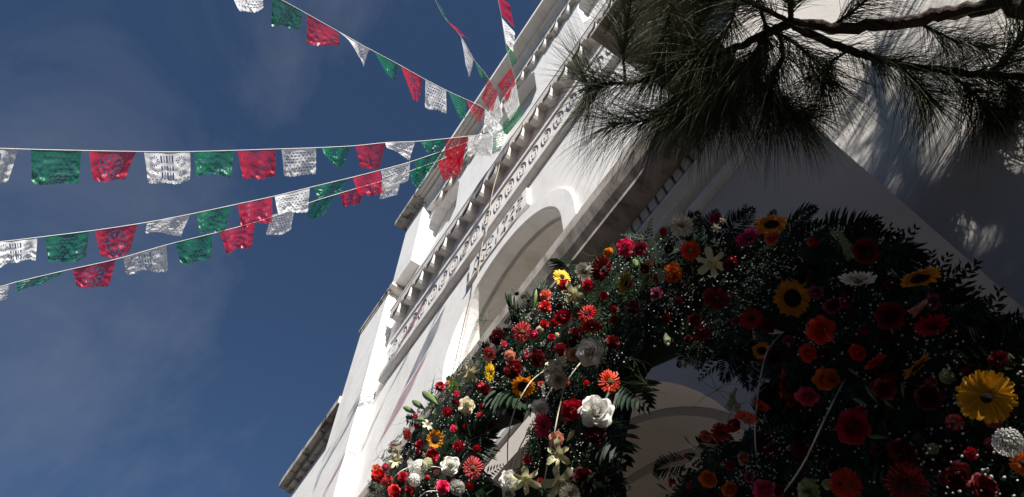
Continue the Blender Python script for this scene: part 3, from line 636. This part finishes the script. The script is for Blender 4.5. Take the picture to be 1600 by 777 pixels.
FL = '''carnation crimson 687 605 17;bud pink 712 617 14;rose cream 730 635 22;gerbera yellow 766 582 30 1.1 0;lily lily 732 581 36;bud crimson 753 602 17;rose darkred 804 578 26;sunflower gold 817 604 36;
carnation crimson 700 643 16;bud pink 748 650 12;gerbera red 636 679 19 -.9 -.3;lily cream 667 665 20;sunflower gold 680 686 28 .3 .1;bud pink 710 672 16;carnation crimson 718 697 19;rose crimson 675 712 18;
rose white 704 728 25;gerbera coral 739 731 31 .1 .1;lily cream 620 702 28;lily lily 617 720 26;carnation red 591 744 20;rose salmon 588 733 13;rose coral 606 753 17;rose red 617 767 18;
rose hotpink 693 760 19;carnation white 715 761 23;hydrangea white 656 730 24;hydrangea white 648 750 20;bud crimson 612 698 10;bud crimson 649 649 11;rose pink 602 731 11;hydrangea palegreen 668 724 16;
rose white 842 637 24;gerbera hotpink 849 665 36 .7 .1;lily lily 820 747 54;rose white 796 751 25;bud red 825 718 17;bud crimson 819 735 13;lily cream 873 568 36;rose cream 872 594 23;
gerbera orangered 953 596 34;bud red 916 600 13;rose crimson 894 642 31;rose white 931 640 44;rose peach 870 688 22;lily lily 876 711 48;lily lily 872 752 62;gerbera cream 891 772 32;
rose maroon 930 680 26;rose maroon 911 745 28;gerbera yellow 878 433 29 .5 -.7;gerbera white 913 425 30;gerbera darkred 941 420 42 .8 .2;carnation gold 950 393 15;rose hotpink 979 387 25;rose pink 1000 388 23;
gerbera yellow 976 442 38 1.0 .4;lily lily 899 459 42;rose crimson 882 446 16;rose crimson 918 445 16;bud crimson 941 465 19;rose salmon 851 461 17;rose red 852 478 17;rose crimson 880 497 24;
gerbera coral 816 519 33 .1 .1;bud hotpink 836 521 18;carnation red 850 507 15;carnation red 867 504 13;gerbera red 917 490 28;gerbera red 924 512 36 .2 1.0;rose maroon 778 527 21;bud pink 786 539 13;
gerbera coral 764 553 22 -.6 .2;rose peach 796 556 16;rose white 920 550 34;rose peach 897 554 18;rose darkred 958 534 20;rose darkred 876 547 20;rose mauve 1026 458 18;rose orange 1054 427 31;
carnation darkred 1040 497 17;gerbera white 1065 352 41 .1 -.1;gerbera crimson 1036 363 18 -.7 .3;gerbera orangered 1079 392 32 .1 .1;lily lily 1111 410 58 .1 .1;gerbera magenta 1169 372 46 .5 .9;sunflower gold 1205 350 58 .2 1.0;
rose salmon 1207 373 23;rose mauve 1118 343 19;lily cream 1119 355 18;gerbera darkred 1119 467 42 .1 .1;sunflower gold 1238 466 60 .1 .1;gerbera red 1174 498 35 .2 .1;rose darkred 1201 509 24;rose orangered 1280 516 42;
bud red 1266 379 23;rose mauve 1275 456 20;rose mauve 1300 477 25;carnation darkred 1140 416 22;rose mauve 1150 502 14;rose darkred 1352 391 38;gerbera white 1340 437 58 .15 1.15;sunflower gold 1437 434 62 .4 .9;
rose darkred 1390 493 42;gerbera crimson 1457 510 58 .5 .7;rose darkred 1303 478 20;daisy amber 1541 621 88 .05 .12;rose crimson 1330 665 52;hydrangea white 1574 690 50;gerbera orange 1600 724 44;
gerbera orangered 1322 757 54 .1 .1;rose darkred 1412 705 42;gerbera darkred 1416 757 70;rose orangered 1341 550 26;rose orange 1300 592 24;gerbera orangered 1368 566 42 .8 .9;sunflower gold 1432 572 54 .9 .8;
rose orange 1290 592 33;rose pink 1261 622 32;gerbera red 1224 600 46 1.1 .2;gerbera red 1236 626 26 .8 .2;rose orangered 1264 552 28;gerbera crimson 1127 676 36 .3 .5;gerbera orangered 1166 654 42 -.5 1.0;
rose crimson 1148 666 22;gerbera red 1190 635 26 -.5 .9;carnation salmon 1104 681 22;rose orange 1107 748 26;rose orange 1141 766 24;rose pink 1194 764 32;carnation peach 1160 717 23;bud hotpink 1049 751 15;
bud hotpink 1077 760 13;bud salmon 1070 715 11;carnation crimson 1140 727 17;mum palegreen 1267 768 42;gerbera red 1312 755 30;gerbera darkred 1490 660 30;rose maroon 1500 745 40;rose darkred 1560 560 28;
rose maroon 1210 560 26;rose darkred 1085 500 20;carnation darkred 1060 470 14;rose maroon 990 480 20;rose maroon 840 560 22;rose darkred 1250 700 26;sunflower gold 1190 548 34;gerbera darkred 1098 525 32 .4 .8;
lily cream 1130 345 14;rose darkred 1008 420 16;rose crimson 745 702 11;rose crimson 655 694 12;bud red 726 668 10;rose mauve 1170 745 15;rose crimson 630 745 14;rose darkred 640 765 16;bud crimson 668 745 10;
carnation red 735 760 14;rose darkred 760 610 14;bud pink 822 558 11;carnation crimson 862 528 12;rose maroon 900 520 18;rose crimson 960 500 12;bud peach 700 600 10;rose darkred 1380 610 34;rose maroon 1450 620 40;rose darkred 1540 760 44'''
for line in FL.replace('\n', '').split(';'):
    q = line.split()
    if not q: continue
    flower(q[0], q[1], float(q[2]), float(q[3]), float(q[4])*(1.12 if float(q[2]) < 1000 else 1.0), (float(q[5]), float(q[6])) if len(q) > 5 else (0, 0), m=R.uniform(1.05, 1.09) if q[1] not in ('white', 'lily', 'cream') else 1.045)
for s in ((650,646,630,636,'green'),(664,640,644,626,'green'),(684,632,660,612,'green'),(668,658,645,655,'green'),(680,640,672,652,'green'),(690,690,692,672,'green'),(1372,630,1352,602,'green'),(1412,622,1410,596,'green'),
          (1358,634,1332,622,'green'),(1388,684,1356,682,'green'),(1400,642,1380,625,'green'),(1345,590,1325,575,'green'),(1080,700,1068,680,'cream'),(1092,706,1076,694,'cream'),(1032,752,1018,738,'green'),(1044,768,1026,756,'green'),
          (1062,745,1045,738,'green'),(1030,420,1036,442,'green'),(1000,455,1014,425,'green'),(1395,525,1392,500,'green'),(1225,520,1190,516,'cream'),(1040,520,1044,540,'palegreen'),(990,405,996,418,'green'),(835,480,838,452,'green'),
          (1240,470,1262,440,'green'),(700,760,712,748,'cream'),(885,690,898,672,'palegreen')):
    along('spindle', s[4], *s[:4], wr=.5 if s[0] < 720 else .8)
for s in ((862,600,850,578,'white'),(850,620,848,600,'white'),(652,745,640,720,'white'),(1138,640,1150,606,'palegreen'),(1332,400,1310,362,'palegreen'),(1425,490,1448,470,'peach'),(1180,530,1176,512,'cream'),(712,610,700,590,'green'),(1155,640,1140,615,'palegreen'),(860,575,880,560,'cream')):
    along('spike', s[4], *s[:4], wr=.75)
# smaller blooms tucked between the large ones
for k in range(120):
    (hh, u), px = sample_body()
    if px[1] < 365: continue
    kd = R.choice(('carnation', 'rose', 'bud', 'rose', 'carnation', 'bud', 'gerbera', 'hydrangea'))
    cl = R.choice(('crimson', 'darkred', 'salmon', 'pink', 'red', 'maroon', 'cream', 'peach', 'crimson', 'darkred')) if px[0] < 1130 else R.choice(('darkred', 'maroon', 'crimson', 'mauve', 'darkred'))
    if kd == 'hydrangea': cl = 'white' if px[0] < 1100 else 'palegreen'
    if kd == 'gerbera' and cl in ('cream',): cl = 'coral'
    if inbody(onm(px[0]+14, px[1], PA)) and inbody(onm(px[0]-14, px[1], PA)): flower(kd, cl, px[0], px[1], R.uniform(10, 17)*(.75+max(0, px[0]-700)/900), m=R.uniform(1.11, 1.15))
# baby's breath
V = []; Fc = []
_b = bmesh.new(); bmesh.ops.create_icosphere(_b, subdivisions=1, radius=1); oc = [v.co.copy() for v in _b.verts]; of = [tuple(v.index for v in f.verts) for f in _b.faces]; _b.free()
def dots(cx, cy, sp, n, m0=1.08, m1=1.17, r0=.0015, r1=.0028):
    for _ in range(n):
        x = R.gauss(cx, sp); y = R.gauss(cy, sp); m = R.uniform(m0, m1)
        if not inbody(onm(x, y, PA)): continue
        p = W(*onm(x, y, m), m); r = R.uniform(r0, r1); i = len(V)
        for v in oc: V.append(p+v*(r*R.uniform(.75, 1.2)))
        Fc.extend([tuple(i+k for k in f) for f in of])
for c in ((728,695,9,60),(770,600,14,70),(700,660,14,60),(660,760,14,60),(720,770,20,90),(640,700,12,50),(760,640,14,50),(870,470,14,80),(850,490,16,80),(895,430,12,50),(925,400,10,30),(985,420,22,90),(1030,400,20,80),(1010,450,22,80),
          (1060,470,24,80),(1040,540,20,40),(1180,400,24,110),(1220,410,20,70),(1140,440,22,60),(1160,470,20,80),(1210,450,20,60),(1238,466,7,24),(1100,430,20,50),(940,530,14,60),(950,570,16,80),(900,610,14,70),(910,590,12,40),(850,610,10,30),
          (830,720,10,40),(870,670,10,30),(840,690,12,50),(1180,730,12,60),(1160,745,10,40),(1215,700,14,50),(1270,730,22,60),(1300,640,20,40),(1450,700,20,26),(1510,730,24,40),(1530,750,20,26),(1470,650,20,18),(1500,560,24,30),
          (1310,440,14,24),(1320,510,16,24),(1390,510,10,20),(1455,522,9,20),(1260,520,14,30),(1360,470,18,18),(1120,520,20,50),(1290,540,20,24),(830,550,16,50),(790,570,14,50),(820,500,14,50),(1075,440,16,50),(1050,480,16,50),(760,760,12,20),
          (780,740,10,24),(1100,700,14,30),(1030,760,10,20),(900,700,10,30),(860,640,10,30),(1480,590,20,26),(1420,540,20,20),(690,620,12,30)): dots(*c)
for _ in range(260):
    (hh, u), px = sample_body(); dots(px[0], px[1], 4, 2)
o = pyobj('babys_breath', V, Fc, M_GYP, fa); o['kind'] = 'stuff'; o['label'] = 'tiny white filler blossoms'
# wispy stems sticking out at the edge
bm = bmesh.new()
for (x, y, n, ln) in ((640,650,8,30),(700,590,8,32),(760,500,14,34),(800,480,12,30),(720,570,10,34),(590,715,8,24),(1010,600,10,40),(990,560,8,34),(850,450,8,26),(930,400,8,26),(1100,345,10,22),(1170,345,8,20),(1120,610,8,44),(1150,640,6,30)):
    for _ in range(n):
        a = R.uniform(0, 6.28); l_ = ln*R.uniform(.6, 1.2); b = a+R.uniform(-.8, .8); x1, y1 = x+math.cos(a)*l_*.5, y+math.sin(a)*l_*.5; x2, y2 = x1+math.cos(b)*l_*.6, y1+math.sin(b)*l_*.6
        tube([W(*onm(*p, 1.13), 1.13) for p in ((x, y), (x1, y1), (x2, y2))], [.0009, .0007, .0004], 3, bm)
o = bmobj('wispy_stems', bm, M_STEM, fa); o['kind'] = 'stuff'
# sprig with dark oval leaves at the edge
V = []; Fc = []
base = W(*onm(850, 478, 1.12), 1.12); tip = W(*onm(800, 455, 1.10), 1.10)
for k in range(9):
    t = k/8; q = base.lerp(tip, t); d = ((tip-base).normalized()+cr*R.uniform(-.9, .9)+cu*R.uniform(-.6, .9)).normalized(); leaf(V, Fc, q, d, (Vector((0, 0, EYE))-q).normalized(), .04, .009)
pyobj('leafy_sprig', V, Fc, M_PALM, fa)['kind'] = 'stuff'; bmobj('sprig_stem', tube([base, tip], .0015, 4), M_STEM, fa)
# rattan hoops
for k, pts in enumerate((((868,570),(858,575),(830,596),(807,635),(795,677),(793,716),(795,742)), ((912,561),(877,585),(852,624),(830,666),(810,705),(802,739),(799,790)), ((912,561),(886,596),(874,638),(866,677),(856,722),(847,775)),
                 ((610,790),(612,755),(627,736),(655,725)), ((633,790),(635,747),(652,729),(676,724)), ((645,790),(652,744),(672,730),(692,732)), ((679,756),(688,790)), ((649,784),(666,769),(690,768)),
                 ((1224,518),(1207,538),(1195,560),(1184,620),(1180,680),(1184,724)), ((1322,590),(1306,620),(1290,652),(1252,730),(1212,785)))):
    rr_ = .0024 if k < 8 else .0021
    bmobj('rattan_hoop', tube(spline([W(*onm(x, y, 1.03+.26*abs(i/(len(pts)-1)-.5)), 1.03+.26*abs(i/(len(pts)-1)-.5)) for i, (x, y) in enumerate(pts)], 6), rr_, 6), M_RATTAN, fa, True)
fix_needed = [c for c in fa.children]
for c in fix_needed: c.matrix_parent_inverse = Matrix.Translation(-fa.location)

# ------------------------------------------------------------------ pine tree
pine = thing('pine_tree', 'long-needled pine reaching drooping branches across the top right of the facade', 'tree', W(-2.7, -EYE, .6))
WIND = (-cu*.95+Vector((0, 0, -.25))).normalized()
NV = []; NF = []
def needle(p, d, ln, wd, droop, seg=4):
    q = p.copy(); dd = d.normalized(); a = dd.orthogonal().normalized(); a.rotate(Quaternion(dd, R.uniform(0, 6.28))); i0 = len(NV); b = dd.cross(a)
    for k in range(seg+1):
        t = k/seg; w_ = wd*(1-.75*t)
        if k < seg: NV.extend((q+a*w_, q-a*w_*.5+b*w_*.87, q-a*w_*.5-b*w_*.87))
        else: NV.append(q.copy())
        dd = (dd+WIND*droop/seg*(.4+t)).normalized(); q = q+dd*ln/seg
    for k in range(seg-1):
        for j in range(3): x = i0+k*3; NF.append((x+j, x+(j+1) % 3, x+3+(j+1) % 3, x+3+j))
    x = i0+(seg-1)*3
    for j in range(3): NF.append((x+j, x+(j+1) % 3, x+3))
def twig(pts, r0, r1, needles, ln=.25, droop=1.05, wd=.0011, start=.15, name='twig', m=None, jit=.55, fwd=.9):
    P = spline(pts, 6); n = len(P)
    bmobj(name, tube([p+Vector((R.uniform(-1, 1), R.uniform(-1, 1), R.uniform(-1, 1)))*r0*.25 for p in P], [r0+(r1-r0)*i/(n-1) for i in range(n)], 7), m or M_TWIG, pine, True)
    for _ in range(needles):
        t = start+(1-start)*R.random()**.8; k = min(n-2, int(t*(n-1))); p = P[k].lerp(P[k+1], R.random()); ax = (P[k+1]-P[k]).normalized()
        side = Vector((R.gauss(0, 1), R.gauss(0, 1), R.gauss(0, 1))); side = (side-ax*side.dot(ax)).normalized()
        needle(p, ax*fwd*R.uniform(.3, 1.1)+side*R.uniform(.4, 1.0)*jit*1.6, ln*R.uniform(.65, 1.12), wd*R.uniform(.75, 1.25), droop*R.uniform(.5, 1.4))
def zz(x): return 2.75-.62*max(0, (x-935))/665
def T(*px): return [onz(x, y, zz(x)+dz) for x, y, dz in [(p+(0,))[:3] for p in px]]
trunk_in = onz(1640, -40, 2.05); J0 = W(-2.65, 2.0, .7)
twig([J0, J0.lerp(trunk_in, .5)+Vector((0, 0, .12)), trunk_in]+T((1560, 2), (1480, 20), (1400, 36), (1310, 44), (1235, 36)), .027, .0165, 0, name='branch', m=M_BARK)
twig(T((1235, 36), (1185, 58), (1140, 80), (1060, 108), (1000, 128), (935, 133)), .016, .004, 420, .28, .5, start=.3, wd=.0010)
twig(T((1000, 126), (970, 130), (935, 133), (915, 136)), .004, .002, 230, .31, .4, start=.5, jit=1.1, fwd=.6, wd=.0009)
twig(T((978, 132), (974, 90), (980, 40), (990, -20)), .006, .003, 300, .26, .45, wd=.0010)
twig(T((1062, 106), (1080, 60), (1105, 15), (1120, -30)), .007, .003, 380, .24, .6)
twig(T((1110, 90), (1085, 135), (1052, 168), (1010, 188), (955, 194)), .006, .002, 480, .29, .7, wd=.0010)
twig(T((1150, 76), (1130, 120), (1110, 160), (1085, 185)), .006, .003, 480, .26, .9)
twig(T((1190, 56), (1178, 100), (1150, 128), (1140, 170)), .008, .003, 520, .26, .95)
twig(T((1215, 42), (1222, 90), (1200, 140), (1215, 180)), .008, .003, 480, .26, .9)
twig(T((1175, 105), (1190, 140), (1225, 165), (1262, 182)), .007, .003, 460, .24, .8)
twig(T((1235, 36), (1190, 12), (1130, -12), (1080, -30)), .009, .004, 620, .24, .6)
twig(T((1235, 30), (1236, 0), (1228, -30)), .010, .006, 420, .24, .6)
twig(T((1150, 0), (1140, 40), (1110, 75), (1100, 100)), .006, .003, 480, .24, .8)
twig(T((1060, -25), (1045, 30), (1040, 80), (1030, 110)), .005, .003, 400, .25, .8)
twig(T((1240, 40), (1290, 65), (1350, 85), (1390, 98), (1480, 111), (1560, 117), (1630, 122)), .0135, .009, 620, .24, .8, start=.2)
twig(T((1390, 98), (1420, 118), (1440, 140), (1455, 160)), .006, .002, 210, .25, .7)
twig(T((1480, 112), (1510, 135), (1535, 160), (1560, 185)), .006, .002, 330, .26, .8)
twig(T((1540, 116), (1575, 90), (1600, 50), (1620, 10)), .007, .003, 330, .24, .5)
twig(T((1560, 118), (1590, 150), (1620, 190)), .006, .003, 330, .26, .8)
twig(T((1330, 78), (1300, 95), (1290, 115)), .004, .002, 130, .24, .7)
twig(T((1430, 30), (1480, 60), (1540, 75)), .006, .003, 220, .22, .6)
twig(T((1300, 40), (1330, 20), (1370, -15)), .006, .003, 200, .22, .5)
twig(T((1190, 20), (1200, 60), (1180, 95)), .006, .003, 420, .24, .7)
twig(T((1205, 45), (1245, 70), (1275, 100), (1290, 130)), .006, .003, 330, .24, .8)
o = pyobj('needles', [tuple(v) for v in NV], NF, M_NEEDLE, pine); o['kind'] = 'stuff'
# unseen rest of the tree, its boughs added to block sun and sky light
NV = []; NF = []
bmobj('trunk', tube([W(-2.75, -1.65, .6), W(-2.7, 0, .62), W(-2.65, 2.0, .7), W(-2.7, 3.0, .5), W(-2.8, 3.7, .3)], [.17, .14, .11, .07, .03], 10), M_BARK, pine, True)
def bough(h, u, m, n=420, wd=.0026):
    b = W(-2.68, min(4.2, u-.35), .62); e = W(h, u, m)
    twig([b, b.lerp(e, .6)+Vector((0, 0, .12)), e], .018, .005, n, .26, .65, wd=wd, start=.3, name='branch', m=M_BARK, jit=1.1)
for k in range(16):
    a = R.uniform(0, 6.28); ln = R.uniform(.6, 1.3); u_ = R.uniform(1.6, 3.5); bough(-2.68+math.cos(a)*ln, u_, min(.8 if u_ < 2.4 else .45, .62+math.sin(a)*ln))
for k in range(5): bough(R.uniform(-1.9, -.9), R.uniform(2.4, 3.0), R.uniform(0, .7))
for k in range(14): bough(R.uniform(-1.7, -.85), R.uniform(1.1, 2.5), R.uniform(.25, .66))
for k in range(4): bough(R.uniform(-1.7, -.95), R.uniform(1.2, 2.0), R.uniform(.9, 1.25), 220, .0024)
for (h_, u_, m_) in ((-1.0, 2.85, 1.15), (-1.5, 3.15, 1.05), (-1.15, 3.3, 1.2)): bough(h_, u_, m_, 230, .0022)
for (h_, u_, m_) in ((-1.0, 2.22, 1.15), (-1.25, 2.38, 1.05), (-1.4, 2.3, 1.1)): bough(h_, u_, m_, 240, .0024)
for k in range(9): bough(R.uniform(-1.8, -.3), R.uniform(2.6, 3.4), R.uniform(-1.2, -.2))
o = pyobj('needles', [tuple(v) for v in NV], NF, M_NEEDLE, pine); o['kind'] = 'stuff'
fix_parent(pine)
